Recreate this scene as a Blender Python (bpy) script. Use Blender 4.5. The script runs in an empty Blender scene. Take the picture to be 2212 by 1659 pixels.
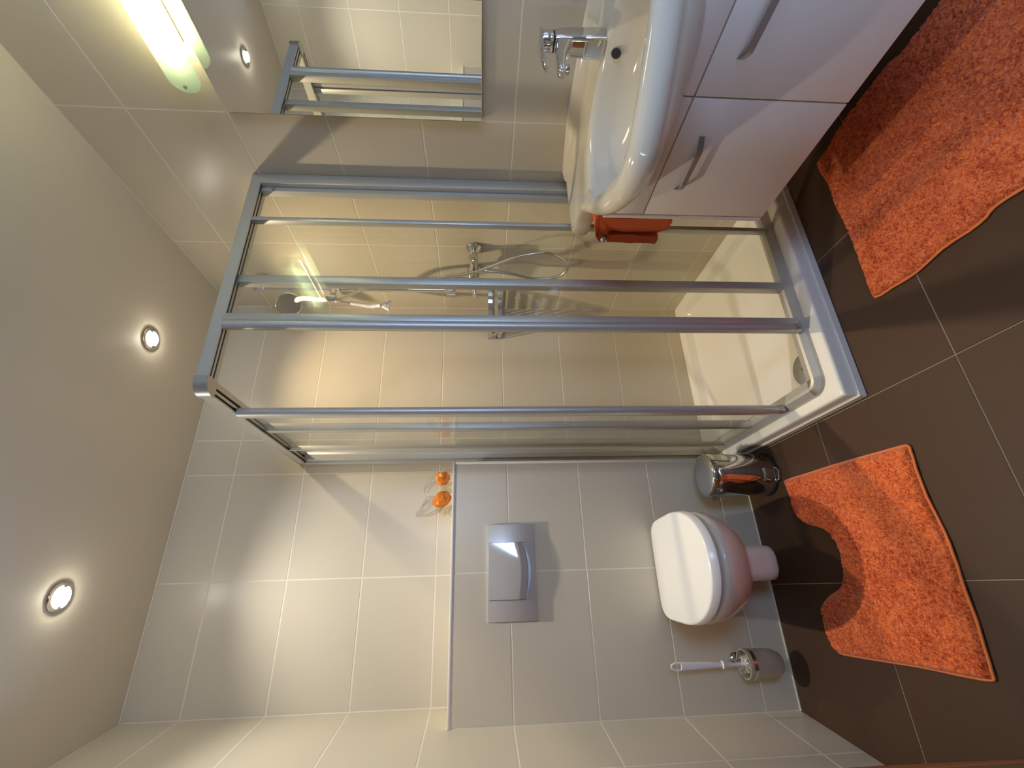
import bpy, bmesh, math, random
import numpy as np
from mathutils import Vector, Matrix, noise as mnoise
random.seed(7); rng = np.random.default_rng(7)
C = bpy.context.scene.collection
PI = math.pi

# ------------------------------------------------------------------ room constants (metres)
B = 0.1775      # back wall plane (y)
R = 1.8129      # right wall plane (x)
LS = 0.1672     # slant of the left wall: x = LS*y
H = 0.30        # tile height
Z0 = 0.1322     # first joint height
W = 0.5955      # tile width
V1 = -0.9003    # joint on right wall
W1 = 0.4891     # joint on back wall
ZC = 2.4363     # ceiling
ZB = 1.2578     # ledge height
XB = 0.925      # ledge end
REAR = -3.1

# ------------------------------------------------------------------ camera
cam_d = bpy.data.cameras.new('camera'); cam = bpy.data.objects.new('camera', cam_d); C.objects.link(cam)
yaw, pitch, roll, fpx = 0.4242, -0.0694, -0.0017, 981.99
cy_, sy_ = math.cos(yaw), math.sin(yaw); cp_, sp_ = math.cos(pitch), math.sin(pitch)
fwd = Vector((sy_*cp_, cy_*cp_, sp_)); rt = Vector((cy_, -sy_, 0)); up = rt.cross(fwd)
cr, sr = math.cos(roll), math.sin(roll)
r2 = rt*cr + up*sr; u2 = rt*(-sr) + up*cr
M = Matrix.Identity(4)
for i in range(3):
    M[i][0] = -u2[i]; M[i][1] = r2[i]; M[i][2] = -fwd[i]
M[0][3], M[1][3], M[2][3] = 0.4296, -1.8946, 1.143
cam.matrix_world = M
cam_d.sensor_width = 36; cam_d.lens = 36*fpx/2212; cam_d.clip_start = 0.02
bpy.context.scene.camera = cam

# ------------------------------------------------------------------ colour management, world
sc = bpy.context.scene
sc.view_settings.view_transform = 'Standard'; sc.view_settings.look = 'None'
sc.view_settings.gamma = 1; sc.view_settings.use_curve_mapping = False
sc.view_settings.exposure = 0.0
sc.cycles.max_bounces = 10; sc.cycles.diffuse_bounces = 5; sc.cycles.glossy_bounces = 6
sc.cycles.transparent_max_bounces = 24; sc.cycles.caustics_reflective = False; sc.cycles.caustics_refractive = False
wd = bpy.data.worlds.new('world'); sc.world = wd; wd.use_nodes = True
wd.node_tree.nodes['Background'].inputs[0].default_value = (0.45, 0.62, 1.0, 1)
wd.node_tree.nodes['Background'].inputs[1].default_value = 4.0

# daylight entering through the window behind the camera
WX0, WX1, WZ0, WZ1 = 0.90, 1.50, 0.95, 1.95
ld = bpy.data.lights.new('window_daylight', 'AREA'); ld.shape = 'RECTANGLE'; ld.size = WX1-WX0; ld.size_y = WZ1-WZ0
ld.energy = 18; ld.color = (0.42, 0.60, 1.0)
lo = bpy.data.objects.new('window_daylight', ld); C.objects.link(lo)
lo.location = ((WX0+WX1)/2, REAR-0.02, (WZ0+WZ1)/2); lo.rotation_euler = (PI/2, 0, 0)
# daylight from the hallway window, entering through the open doorway on the left
l2 = bpy.data.lights.new('hallway_daylight', 'AREA'); l2.shape = 'RECTANGLE'; l2.size = 0.5; l2.size_y = 1.1; l2.energy = 34; l2.color = (0.48, 0.64, 1.0)
o2 = bpy.data.objects.new('hallway_daylight', l2); C.objects.link(o2); o2.location = (-0.75, -1.13, 1.25); o2.rotation_euler = (PI/2, 0, -PI/2)
SPOT_W = 46
TUBE_STR, TUBE_COL = 17, (1.0, 0.88, 0.54)

# ------------------------------------------------------------------ materials
def mat(name, col, rough=0.4, metal=0.0, spec=0.5, bump=0, bscale=200, var=0, vscale=8, coat=0, emit=None, estr=0, trans=0, ior=1.45, sss=0, sheen=0):
    m = bpy.data.materials.new(name); m.use_nodes = True; nt = m.node_tree; b = nt.nodes['Principled BSDF']
    b.inputs['Base Color'].default_value = (*col, 1); b.inputs['Roughness'].default_value = rough
    b.inputs['Metallic'].default_value = metal; b.inputs['Specular IOR Level'].default_value = spec
    b.inputs['IOR'].default_value = ior; b.inputs['Transmission Weight'].default_value = trans
    b.inputs['Coat Weight'].default_value = coat; b.inputs['Coat Roughness'].default_value = 0.05
    if sheen: b.inputs['Sheen Weight'].default_value = sheen
    if emit: b.inputs['Emission Color'].default_value = (*emit, 1); b.inputs['Emission Strength'].default_value = estr
    tc = None
    if bump or var:
        tc = nt.nodes.new('ShaderNodeTexCoord')
    if bump:
        n = nt.nodes.new('ShaderNodeTexNoise'); n.inputs['Scale'].default_value = bscale; n.inputs['Detail'].default_value = 3
        nt.links.new(tc.outputs['Object'], n.inputs['Vector'])
        bp = nt.nodes.new('ShaderNodeBump'); bp.inputs['Strength'].default_value = bump; bp.inputs['Distance'].default_value = 0.001
        nt.links.new(n.outputs['Fac'], bp.inputs['Height']); nt.links.new(bp.outputs['Normal'], b.inputs['Normal'])
    if var:
        n = nt.nodes.new('ShaderNodeTexNoise'); n.inputs['Scale'].default_value = vscale; n.inputs['Detail'].default_value = 4
        nt.links.new(tc.outputs['Object'], n.inputs['Vector'])
        mx = nt.nodes.new('ShaderNodeMix'); mx.data_type = 'RGBA'
        mx.inputs[6].default_value = (*[c*(1-var) for c in col], 1); mx.inputs[7].default_value = (*[min(1, c*(1+var)) for c in col], 1)
        nt.links.new(n.outputs['Fac'], mx.inputs[0]); nt.links.new(mx.outputs[2], b.inputs['Base Color'])
    return m

def thin_glass(name, tint=(0.982, 0.990, 0.982), ior=1.5, rough=0.0):
    m = bpy.data.materials.new(name); m.use_nodes = True; nt = m.node_tree; nt.nodes.clear()
    o = nt.nodes.new('ShaderNodeOutputMaterial'); t = nt.nodes.new('ShaderNodeBsdfTransparent'); t.inputs[0].default_value = (*tint, 1)
    g = nt.nodes.new('ShaderNodeBsdfGlossy'); g.inputs['Roughness'].default_value = rough
    f = nt.nodes.new('ShaderNodeFresnel'); f.inputs['IOR'].default_value = ior
    mx = nt.nodes.new('ShaderNodeMixShader')
    # a pane is modelled with two faces: same Fresnel on the way in and out
    gm = nt.nodes.new('ShaderNodeNewGeometry'); mi_ = nt.nodes.new('ShaderNodeMix')
    mi_.inputs[2].default_value = ior; mi_.inputs[3].default_value = 1/ior
    nt.links.new(gm.outputs['Backfacing'], mi_.inputs[0]); nt.links.new(mi_.outputs[0], f.inputs['IOR'])
    nt.links.new(f.outputs[0], mx.inputs[0]); nt.links.new(t.outputs[0], mx.inputs[1]); nt.links.new(g.outputs[0], mx.inputs[2])
    nt.links.new(mx.outputs[0], o.inputs[0]); return m

def satin_glass(name, col, tfac=0.35):
    m = bpy.data.materials.new(name); m.use_nodes = True; nt = m.node_tree; nt.nodes.clear()
    o = nt.nodes.new('ShaderNodeOutputMaterial'); t = nt.nodes.new('ShaderNodeBsdfTransparent'); t.inputs[0].default_value = (*col, 1)
    tl = nt.nodes.new('ShaderNodeBsdfTranslucent'); tl.inputs[0].default_value = (*col, 1)
    d = nt.nodes.new('ShaderNodeBsdfPrincipled'); d.inputs['Base Color'].default_value = (*col, 1); d.inputs['Roughness'].default_value = 0.25
    m1 = nt.nodes.new('ShaderNodeMixShader'); m1.inputs[0].default_value = 0.5
    m2 = nt.nodes.new('ShaderNodeMixShader'); m2.inputs[0].default_value = tfac
    nt.links.new(tl.outputs[0], m1.inputs[1]); nt.links.new(d.outputs[0], m1.inputs[2])
    nt.links.new(m1.outputs[0], m2.inputs[1]); nt.links.new(t.outputs[0], m2.inputs[2]); nt.links.new(m2.outputs[0], o.inputs[0]); return m

def pile_mat(name, lo_, hi_, amp):
    # terry pile: colour follows the tuft tips (fine noise), matte
    m = mat(name, hi_, 0.95, spec=0.1, sheen=0.3); nt = m.node_tree; b = nt.nodes['Principled BSDF']
    tc = nt.nodes.new('ShaderNodeTexCoord'); n = nt.nodes.new('ShaderNodeTexNoise'); n.inputs['Scale'].default_value = 120; n.inputs['Detail'].default_value = 2
    n.inputs['Distortion'].default_value = 1.2
    n2 = nt.nodes.new('ShaderNodeTexNoise'); n2.inputs['Scale'].default_value = 14; n2.inputs['Detail'].default_value = 3
    nt.links.new(tc.outputs['Object'], n.inputs['Vector']); nt.links.new(tc.outputs['Object'], n2.inputs['Vector'])
    ad = nt.nodes.new('ShaderNodeMath'); ad.operation = 'MULTIPLY_ADD'; ad.inputs[1].default_value = 0.35
    nt.links.new(n2.outputs['Fac'], ad.inputs[0]); nt.links.new(n.outputs['Fac'], ad.inputs[2])
    rp = nt.nodes.new('ShaderNodeValToRGB'); rp.color_ramp.elements[0].position = 0.5; rp.color_ramp.elements[1].position = 0.82
    rp.color_ramp.elements[0].color = (*lo_, 1); rp.color_ramp.elements[1].color = (*hi_, 1)
    nt.links.new(ad.outputs[0], rp.inputs[0]); nt.links.new(rp.outputs[0], b.inputs['Base Color'])
    bp = nt.nodes.new('ShaderNodeBump'); bp.inputs['Strength'].default_value = 0.8; bp.inputs['Distance'].default_value = amp
    nt.links.new(n.outputs['Fac'], bp.inputs['Height']); nt.links.new(bp.outputs['Normal'], b.inputs['Normal']); return m

M_TILE = mat('cream_tile', (0.63, 0.57, 0.44), 0.30, spec=0.4, bump=0.12, bscale=90, var=0.012, vscale=5)
M_GROUT = mat('cream_grout', (0.79, 0.73, 0.61), 0.8)
M_FLOOR = mat('brown_floor_tile', (0.062, 0.031, 0.015), 0.5, spec=0.4, bump=0.15, bscale=260, var=0.08, vscale=30)
M_FGROUT = mat('floor_grout', (0.26, 0.21, 0.16), 0.85)
M_CEIL = mat('ceiling_paint', (0.65, 0.60, 0.485), 0.42, spec=0.25, bump=0.05, bscale=300)
M_PLAIN = mat('plain_plaster', (0.62, 0.57, 0.49), 0.7)
M_TRIM = mat('edge_trim_white', (0.78, 0.75, 0.70), 0.35)
M_CER = mat('white_ceramic', (0.76, 0.71, 0.61), 0.06, spec=0.6)
M_BASIN = mat('cream_basin_ceramic', (0.72, 0.66, 0.53), 0.06, spec=0.6)
M_LID = mat('seat_plastic', (0.88, 0.87, 0.83), 0.16, spec=0.5)
M_ACR = mat('white_acrylic', (0.84, 0.81, 0.72), 0.14, spec=0.5)
M_ALU = mat('satin_aluminium', (0.56, 0.555, 0.52), 0.42, metal=0.62)
M_ALUD = mat('grey_channel', (0.035, 0.035, 0.03), 0.6)
M_CHR = mat('chrome', (0.72, 0.72, 0.72), 0.05, metal=1.0)
M_STEEL = mat('polished_steel', (0.62, 0.61, 0.60), 0.04, metal=1.0)
M_SATIN = mat('brushed_lid', (0.52, 0.53, 0.54), 0.33, metal=1.0)
M_HOSE = mat('hose_metal', (0.60, 0.58, 0.54), 0.22, metal=1.0, bump=0.3, bscale=900)
M_CAB = mat('cabinet_lacquer', (0.80, 0.73, 0.67), 0.30, spec=0.4)
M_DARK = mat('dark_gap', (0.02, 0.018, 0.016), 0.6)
M_RUB = mat('black_rubber', (0.015, 0.015, 0.015), 0.5)
M_HAND = mat('satin_handle', (0.46, 0.46, 0.45), 0.40, metal=1.0)
M_PLATE = mat('flush_grey', (0.60, 0.59, 0.57), 0.28, metal=0.35, spec=0.5)
M_BTN = mat('flush_gloss', (0.60, 0.59, 0.57), 0.06, metal=0.35, spec=0.6)
M_MIR = mat('mirror_silver', (0.90, 0.92, 0.90), 0.0, metal=1.0)
M_MIRE = mat('mirror_edge', (0.10, 0.12, 0.11), 0.3)
M_GLASS = thin_glass('shower_glass')
M_WINGL = thin_glass('window_glass')
M_LAMPG = satin_glass('satin_lamp_glass', (0.80, 0.93, 0.83), 0.45)
M_TUBE = mat('lamp_tube', (1, 1, 1), 0.4, emit=TUBE_COL, estr=TUBE_STR)
M_BULB = mat('halogen_bulb', (1, 1, 1), 0.4, emit=(1.0, 0.93, 0.8), estr=140)
M_FROST = satin_glass('frosted_cup', (0.74, 0.68, 0.56), 0.12)
M_BRUSH = mat('brush_plastic', (0.85, 0.84, 0.84), 0.3)
M_BRIS = mat('brush_bristle', (0.74, 0.74, 0.66), 0.7)
M_MAT = pile_mat('orange_pile', (0.40, 0.045, 0.008), (0.88, 0.215, 0.060), 0.004)
M_HEM = mat('orange_hem', (0.78, 0.22, 0.07), 0.9, spec=0.1, bump=0.4, bscale=500)
M_TOW = mat('towel_terry', (0.60, 0.10, 0.014), 0.95, spec=0.1, bump=0.8, bscale=420, var=0.15, vscale=300, sheen=0.3)
M_ORG = mat('orange_glass', (0.70, 0.20, 0.02), 0.08, spec=0.6)
M_CLR = thin_glass('clear_glass', (0.92, 0.905, 0.87), 1.65, 0.03)
M_BAG = thin_glass('clear_bag', (0.80, 0.80, 0.79), 1.9, 0.25)
M_WOOD = mat('brown_door_wood', (0.30, 0.135, 0.055), 0.45, var=0.25, vscale=6)
M_WFR = mat('window_frame_white', (0.8, 0.8, 0.8), 0.4)
M_HEADF = mat('shower_face_grey', (0.10, 0.10, 0.09), 0.6)

# ------------------------------------------------------------------ helpers
def rootloc(o):
    v = Vector((0, 0, 0))
    while o: v += o.location; o = o.parent
    return v
def obj(name, bm, m, parent=None, smooth=None, kind=None):
    """link bm (world coordinates) as one mesh object; origin at its parent's origin"""
    me = bpy.data.meshes.new(name)
    if parent:
        L = rootloc(parent)
        if L.length: bmesh.ops.translate(bm, verts=bm.verts, vec=-L)
    bm.to_mesh(me); bm.free()
    me.materials.append(m)
    if smooth is not None:
        for p in me.polygons: p.use_smooth = True
        if smooth > 0: me.set_sharp_from_angle(angle=math.radians(smooth))
    o = bpy.data.objects.new(name, me); C.objects.link(o)
    if parent: o.parent = parent
    if kind: o['kind'] = kind
    return o
def thing(name, label, cat, loc, group=None):
    o = bpy.data.objects.new(name, None); C.objects.link(o); o.location = loc; o.empty_display_size = 0.05
    o['label'] = label; o['category'] = cat
    if group: o['group'] = group
    return o
def tag(o, label, cat, group=None):
    o['label'] = label; o['category'] = cat
    if group: o['group'] = group
    return o
def new(): return bmesh.new()
def bx(bm, x0, x1, y0, y1, z0, z1, bev=0.0, seg=2):
    vs = [bm.verts.new((x, y, z)) for x in (x0, x1) for y in (y0, y1) for z in (z0, z1)]
    f = [(0, 1, 3, 2), (4, 6, 7, 5), (0, 4, 5, 1), (2, 3, 7, 6), (0, 2, 6, 4), (1, 5, 7, 3)]
    fs = [bm.faces.new([vs[i] for i in q]) for q in f]
    if bev:
        es = set(e for fc in fs for e in fc.edges)
        bmesh.ops.bevel(bm, geom=list(es), offset=bev, segments=seg, affect='EDGES', profile=0.5)
    return bm
def boxo(name, m, parent, *a, bev=0.0, seg=2, smooth=None):
    bm = new(); bx(bm, *a, bev=bev, seg=seg); return obj(name, bm, m, parent, smooth if smooth is not None else (35 if bev else None))
def loft(bm, rings, close=True, cap0=True, cap1=True):
    vr = [[bm.verts.new(p) for p in r] for r in rings]; n = len(vr[0])
    for a, b in zip(vr, vr[1:]):
        for i in range(n if close else n-1):
            j = (i+1) % n; bm.faces.new((a[i], a[j], b[j], b[i]))
    if cap0: bm.faces.new(vr[0][::-1])
    if cap1: bm.faces.new(vr[-1])
    bmesh.ops.recalc_face_normals(bm, faces=bm.faces)
    return bm
def catmull(pts, n=8, closed=False):
    P = [Vector(p) for p in pts]; out = []; m = len(P)
    rngs = range(m if closed else m-1)
    for i in rngs:
        p0 = P[(i-1) % m] if closed or i > 0 else P[0]*2-P[1]
        p1 = P[i]; p2 = P[(i+1) % m]
        p3 = P[(i+2) % m] if closed or i+2 < m else P[-1]*2-P[-2]
        for k in range(n):
            t = k/n
            out.append(0.5*((2*p1)+(-p0+p2)*t+(2*p0-5*p1+4*p2-p3)*t*t+(-p0+3*p1-3*p2+p3)*t**3))
    if not closed: out.append(P[-1])
    return out
def tube(bm, pts, r, n=12, cap=True):
    P = [Vector(p) for p in pts]; rings = []; rr = r if hasattr(r, '__len__') else [r]*len(P)
    T = [(P[min(i+1, len(P)-1)]-P[max(i-1, 0)]).normalized() for i in range(len(P))]
    a = Vector((0, 0, 1)) if abs(T[0].z) < 0.9 else Vector((1, 0, 0))
    nrm = (a - T[0]*a.dot(T[0])).normalized()
    for p, t, q in zip(P, T, rr):
        nrm = (nrm - t*nrm.dot(t)).normalized(); bn = t.cross(nrm)
        rings.append([p+(nrm*math.cos(2*PI*k/n)+bn*math.sin(2*PI*k/n))*q for k in range(n)])
    return loft(bm, rings, cap0=cap, cap1=cap)
def lathe(bm, prof, c, n=32, axis=(0, 0, 1), cap0=True, cap1=True):
    """prof: list of (radius, height along axis)"""
    ax = Vector(axis).normalized(); a = Vector((1, 0, 0)) if abs(ax.x) < 0.9 else Vector((0, 1, 0))
    e1 = (a-ax*a.dot(ax)).normalized(); e2 = ax.cross(e1); c = Vector(c)
    return loft(bm, [[c+ax*h+(e1*math.cos(2*PI*k/n)+e2*math.sin(2*PI*k/n))*max(r, 1e-4) for k in range(n)] for r, h in prof], cap0=cap0, cap1=cap1)
def prism(bm, poly, a0, a1, axis='z', bev=0.0):
    """poly: 2D points; extruded along axis between a0 and a1. axis x:(y,z) y:(x,z) z:(x,y)"""
    def P(p, a): return {'x': (a, p[0], p[1]), 'y': (p[0], a, p[1]), 'z': (p[0], p[1], a)}[axis]
    loft(bm, [[P(p, a0) for p in poly], [P(p, a1) for p in poly]])
    if bev: bmesh.ops.bevel(bm, geom=[e for e in bm.edges], offset=bev, segments=2, affect='EDGES')
    return bm
def sgn(v): return -1 if v < 0 else 1
def superell(cx, cy, a, b, e, n=64, z=0, ph=0):
    out = []
    for k in range(n):
        t = 2*PI*k/n+ph; c, s = math.cos(t), math.sin(t)
        out.append(Vector((cx+a*sgn(c)*abs(c)**(2/e), cy+b*sgn(s)*abs(s)**(2/e), z)))
    return out
def rrect(x0, x1, y0, y1, rad, z, k=8):
    rs = rad if hasattr(rad, '__len__') else [rad]*4   # corners: (x1,y1),(x0,y1),(x0,y0),(x1,y0)
    cs = [(x1-rs[0], y1-rs[0], 0), (x0+rs[1], y1-rs[1], PI/2), (x0+rs[2], y0+rs[2], PI), (x1-rs[3], y0+rs[3], 1.5*PI)]
    return [Vector((cx+rs[i]*math.cos(a+PI/2*j/k), cy+rs[i]*math.sin(a+PI/2*j/k), z)) for i, (cx, cy, a) in enumerate(cs) for j in range(k+1)]

# ------------------------------------------------------------------ tiling
tile_cache = {}
def tile_mesh(w, h, m, bev=0.0012, th=0.008):
    key = (round(w, 4), round(h, 4), m.name)
    if key not in tile_cache:
        bm = new(); bx(bm, 0, w, 0, h, -th, 0)
        top = [e for e in bm.edges if all(v.co.z > -1e-6 for v in e.verts)]
        bmesh.ops.bevel(bm, geom=top, offset=bev, segments=1, affect='EDGES')
        me = bpy.data.meshes.new('tile'); bm.to_mesh(me); bm.free(); me.materials.append(m); tile_cache[key] = me
    return tile_cache[key]
def tiles(parent, origin, ud, vd, nd, us, vs, region, m=None, gap=0.0042, skip=None):
    m = m or M_TILE; ud, vd, nd = Vector(ud), Vector(vd), Vector(nd); origin = Vector(origin)
    u0, u1, v0, v1 = region
    us = sorted([u0]+[u for u in us if u0+0.012 < u < u1-0.012]+[u1]); vs = sorted([v0]+[v for v in vs if v0+0.012 < v < v1-0.012]+[v1])
    for a, b in zip(us, us[1:]):
        for c, d in zip(vs, vs[1:]):
            if skip and skip(a, b, c, d): continue
            g = gap/2; o = bpy.data.objects.new('tile', tile_mesh(b-a-gap, d-c-gap, m)); C.objects.link(o)
            p = origin+ud*(a+g)+vd*(c+g)+nd*random.uniform(-0.0002, 0.0002)
            mt = Matrix.Identity(4)
            for i in range(3): mt[i][0] = ud[i]; mt[i][1] = vd[i]; mt[i][2] = nd[i]; mt[i][3] = p[i]
            o.parent = parent; o.matrix_local = mt
G = 0.0007   # grout lies this far behind the tile faces
rows = [Z0+k*H for k in range(-1, 9)]
# floor
fl = boxo('floor', M_FGROUT, None, -0.75, R+0.1, REAR-0.1, B+0.02, -0.1, -0.0012); fl['kind'] = 'structure'
fx = [0.415+0.4975*k for k in range(-4, 5)]; fy = [-0.4937-0.4992*k for k in range(-2, 8)]
tiles(fl, (0, 0, 0), (1, 0, 0), (0, 1, 0), (0, 0, 1), fx, fy, (-0.62, R, REAR, 0.01), M_FLOOR, 0.0025,
      skip=lambda a, b, c, d: b < LS*d-0.05)
# ceiling
ce = boxo('ceiling', M_CEIL, None, -0.75, R+0.1, REAR-0.1, B+0.1, ZC, ZC+0.1); ce['kind'] = 'structure'
# back wall
wb = boxo('wall_back', M_GROUT, None, -0.05, R+0.1, B+G, B+0.1, 0, ZC); wb['kind'] = 'structure'
bu = [W1+W*k for k in range(-2, 4)]
tiles(wb, (0, B, 0), (1, 0, 0), (0, 0, 1), (0, -1, 0), bu, rows, (0.03, XB, ZB+0.002, ZC-0.001))
tiles(wb, (0, B, 0), (1, 0, 0), (0, 0, 1), (0, -1, 0), [XB]+bu, rows, (XB, R, 0.06, ZC-0.001),
      skip=None)
# right wall
wr = boxo('wall_right', M_GROUT, None, R+G, R+0.1, REAR-0.1, B+0.1, 0, ZC); wr['kind'] = 'structure'
tiles(wr, (R, 0, 0), (0, 1, 0), (0, 0, 1), (-1, 0, 0), [V1+W*k for k in range(-4, 3)], rows, (REAR, B, 0.0, ZC-0.001))
# left wall (slanted), with the doorway
ln = math.hypot(1, LS); lu = Vector((LS/ln, 1/ln, 0)); lnr = Vector((1/ln, -LS/ln, 0))
def left_block(bm, s0, s1, z0, z1, off=-G, th=0.09):
    q = [lu*s0+lnr*off, lu*s1+lnr*off, lu*s1+lnr*(off-th), lu*s0+lnr*(off-th)]
    loft(bm, [[Vector((p.x, p.y, z0)) for p in q], [Vector((p.x, p.y, z1)) for p in q]])
DS0, DS1, DZ = -0.362, -1.20, 2.02
bm = new(); left_block(bm, DS0, B*ln+0.1, 0, ZC); left_block(bm, DS1, DS0, DZ, ZC); left_block(bm, REAR*ln, DS1, 0, ZC)
wl = obj('wall_left', bm, M_GROUT); wl['kind'] = 'structure'
ljs = [-0.2736*ln + W*k for k in range(-5, 2)]
tiles(wl, (0, 0, 0), lu, (0, 0, 1), lnr, ljs, rows, (DS0, B*ln, 0, ZC-0.001))
tiles(wl, (0, 0, 0), lu, (0, 0, 1), lnr, ljs, rows, (DS1, DS0, DZ, ZC-0.001))
tiles(wl, (0, 0, 0), lu, (0, 0, 1), lnr, ljs, rows, (REAR*ln, DS1, 0, ZC-0.001))
# rear wall with the window opening
bm = new()
for a in ((-0.7, WX0, 0, ZC), (WX1, R+0.1, 0, ZC), (WX0, WX1, 0, WZ0), (WX0, WX1, WZ1, ZC)): bx(bm, a[0], a[1], REAR-0.12, REAR, a[2], a[3])
wq = obj('wall_rear', bm, M_PLAIN); wq['kind'] = 'structure'
bm = new(); t = 0.05
for a in ((WX0, WX1, WZ0, WZ0+t), (WX0, WX1, WZ1-t, WZ1), (WX0, WX0+t, WZ0, WZ1), (WX1-t, WX1, WZ0, WZ1)): bx(bm, a[0], a[1], REAR-0.09, REAR-0.04, a[2], a[3])
wn = obj('window_1', bm, M_WFR); wn['kind'] = 'structure'
boxo('pane', M_WINGL, wn, WX0+t, WX1-t, REAR-0.07, REAR-0.064, WZ0+t, WZ1-t)
# installation wall behind the toilet
wt = boxo('wall_toilet', M_GROUT, None, 0.0, XB-G, G, B+0.01, 0, ZB-G); wt['kind'] = 'structure'
tiles(wt, (0, 0, 0), (1, 0, 0), (0, 0, 1), (0, -1, 0), [W1], rows, (0.002, XB-0.010, 0.002, ZB-0.010))
tiles(wt, (0, 0, ZB), (1, 0, 0), (0, 1, 0), (0, 0, 1), [W1], [], (0.002, XB-0.010, 0.012, B))
tiles(wt, (XB, 0, 0), (0, 1, 0), (0, 0, 1), (1, 0, 0), [], rows, (0.012, B, 0.06, ZB-0.010))
boxo('edge_trim', M_TRIM, wt, 0.0, XB+0.001, -0.002, 0.010, ZB-0.009, ZB+0.001, bev=0.002)
boxo('edge_trim', M_TRIM, wt, XB-0.009, XB+0.001, -0.002, 0.010, 0.0, ZB-0.010, bev=0.002)
# sealing strips (trim) where wall meets floor and ceiling
d1 = boxo('trim_1', M_GROUT, None, 0.001, 0.916, -0.004, 0.0, 0.0, 0.004); d1['kind'] = 'structure'
d2 = boxo('trim_2', M_GROUT, None, 0.03, R, B-0.005, B+0.001, ZC-0.004, ZC+0.001); d2['kind'] = 'structure'
# wooden door, ajar
hx, hy = LS*DS0/ln*1.0, DS0/ln
ddir = Vector((0.2925, -0.956, 0)).normalized(); dn = Vector((-ddir.y, ddir.x, 0))
def door_block(bm, s0, s1, n0, n1, z0, z1):
    base = Vector((-0.058, -0.345, 0))
    q = [base+ddir*s0+dn*n0, base+ddir*s1+dn*n0, base+ddir*s1+dn*n1, base+ddir*s0+dn*n1]
    loft(bm, [[Vector((p.x, p.y, z0)) for p in q], [Vector((p.x, p.y, z1)) for p in q]])
bm = new(); door_block(bm, 0.004, 0.80, -0.04, 0, 0.006, 2.0)
dr = obj('door_1', bm, M_WOOD); dr['kind'] = 'structure'
bm = new(); left_block(bm, DS0-0.035, DS0-0.001, 0.001, DZ, off=0.001, th=0.13); left_block(bm, DS1+0.001, DS1+0.035, 0.001, DZ, off=0.001, th=0.13); left_block(bm, DS1+0.035, DS0-0.035, DZ-0.035, DZ-0.001, off=0.001, th=0.13)
obj('door_frame', bm, M_WOOD, dr)

# ================================================================== SHOWER
# tray
TX0, TX1, TY0, TY1, TZ = 0.918, R-0.001, -0.722, B-0.001, 0.066
st = thing('shower_tray', 'flat white square shower tray in the corner, under the glass enclosure', 'shower tray', ((TX0+TX1)/2, (TY0+TY1)/2, 0))
bm = new()
def tr(i, z, r=0.01): return rrect(TX0+i, TX1-max(0, i if i > 0.02 else 0), TY0+i, TY1-max(0, i if i > 0.02 else 0), r, z)
rings = [rrect(TX0, TX1, TY0, TY1, 0.004, 0.0), rrect(TX0, TX1, TY0, TY1, 0.004, 0.022), rrect(TX0+0.006, TX1, TY0+0.006, TY1, 0.006, 0.024),
         rrect(TX0+0.007, TX1, TY0+0.007, TY1, 0.006, 0.056), rrect(TX0+0.009, TX1, TY0+0.009, TY1, 0.008, 0.063), rrect(TX0+0.014, TX1, TY0+0.014, TY1, 0.01, TZ),
         rrect(TX0+0.078, TX1-0.052, TY0+0.078, TY1-0.052, 0.06, TZ), rrect(TX0+0.083, TX1-0.057, TY0+0.083, TY1-0.057, 0.06, TZ-0.005),
         rrect(TX0+0.090, TX1-0.066, TY0+0.090, TY1-0.066, 0.06, TZ-0.036), rrect(TX0+0.102, TX1-0.078, TY0+0.102, TY1-0.078, 0.06, TZ-0.042),
         rrect(TX0+0.25, TX1-0.25, TY0+0.25, TY1-0.25, 0.05, TZ-0.045)]
loft(bm, rings); obj('basin', bm, M_ACR, st, 50)
dc = (1.088, -0.556, TZ-0.042)
bm = new(); lathe(bm, [(0.058, 0), (0.058, 0.004), (0.054, 0.010), (0.03, 0.013), (0.004, 0.0135)], dc, 40); dd = obj('drain_cover', bm, M_SATIN, st, 40)
bm = new(); lathe(bm, [(0.003, 0.0136), (0.003, 0.0145)], dc, 10); obj('screw', bm, M_DARK, dd)

# enclosure
se = thing('shower_enclosure', 'corner shower enclosure of silver rails and clear sliding glass panels, open at the corner', 'shower enclosure', (0.98, -0.645, TZ))
RZ0, RZ1 = 1.921, 1.957
FY0, FY1 = -0.664, -0.616     # front rail depth (y)
SX0, SX1 = 0.966, 1.014       # side rail depth (x)
def rail_profile(a0, a1):     # outer a0, inner a1 : channel section in (a,z)
    w = a1-a0
    return [(a0, RZ0), (a0+w*0.10, RZ0), (a0+w*0.10, RZ0+0.008), (a0+w*0.28, RZ0+0.008), (a0+w*0.28, RZ0+0.001), (a0+w*0.46, RZ0+0.001), (a0+w*0.46, RZ0+0.008),
            (a0+w*0.64, RZ0+0.008), (a0+w*0.64, RZ0+0.001), (a1, RZ0+0.001), (a1, RZ1), (a0, RZ1)]
bm = new(); prism(bm, rail_profile(FY0, FY1), 1.010, R-0.002, 'x'); tr_f = obj('top_rail', bm, M_ALU, se)
bm = new(); bx(bm, 1.012, R-0.004, FY0+0.0050, FY0+0.0132, RZ0+0.0072, RZ0+0.0079); bx(bm, 1.012, R-0.004, FY0+0.0222, FY0+0.0306, RZ0+0.0072, RZ0+0.0079)
obj('channel', bm, M_ALUD, tr_f)
bm = new(); prism(bm, rail_profile(SX0, SX1), -0.620, B-0.002, 'y'); tr_s = obj('top_rail', bm, M_ALU, se)
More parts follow.
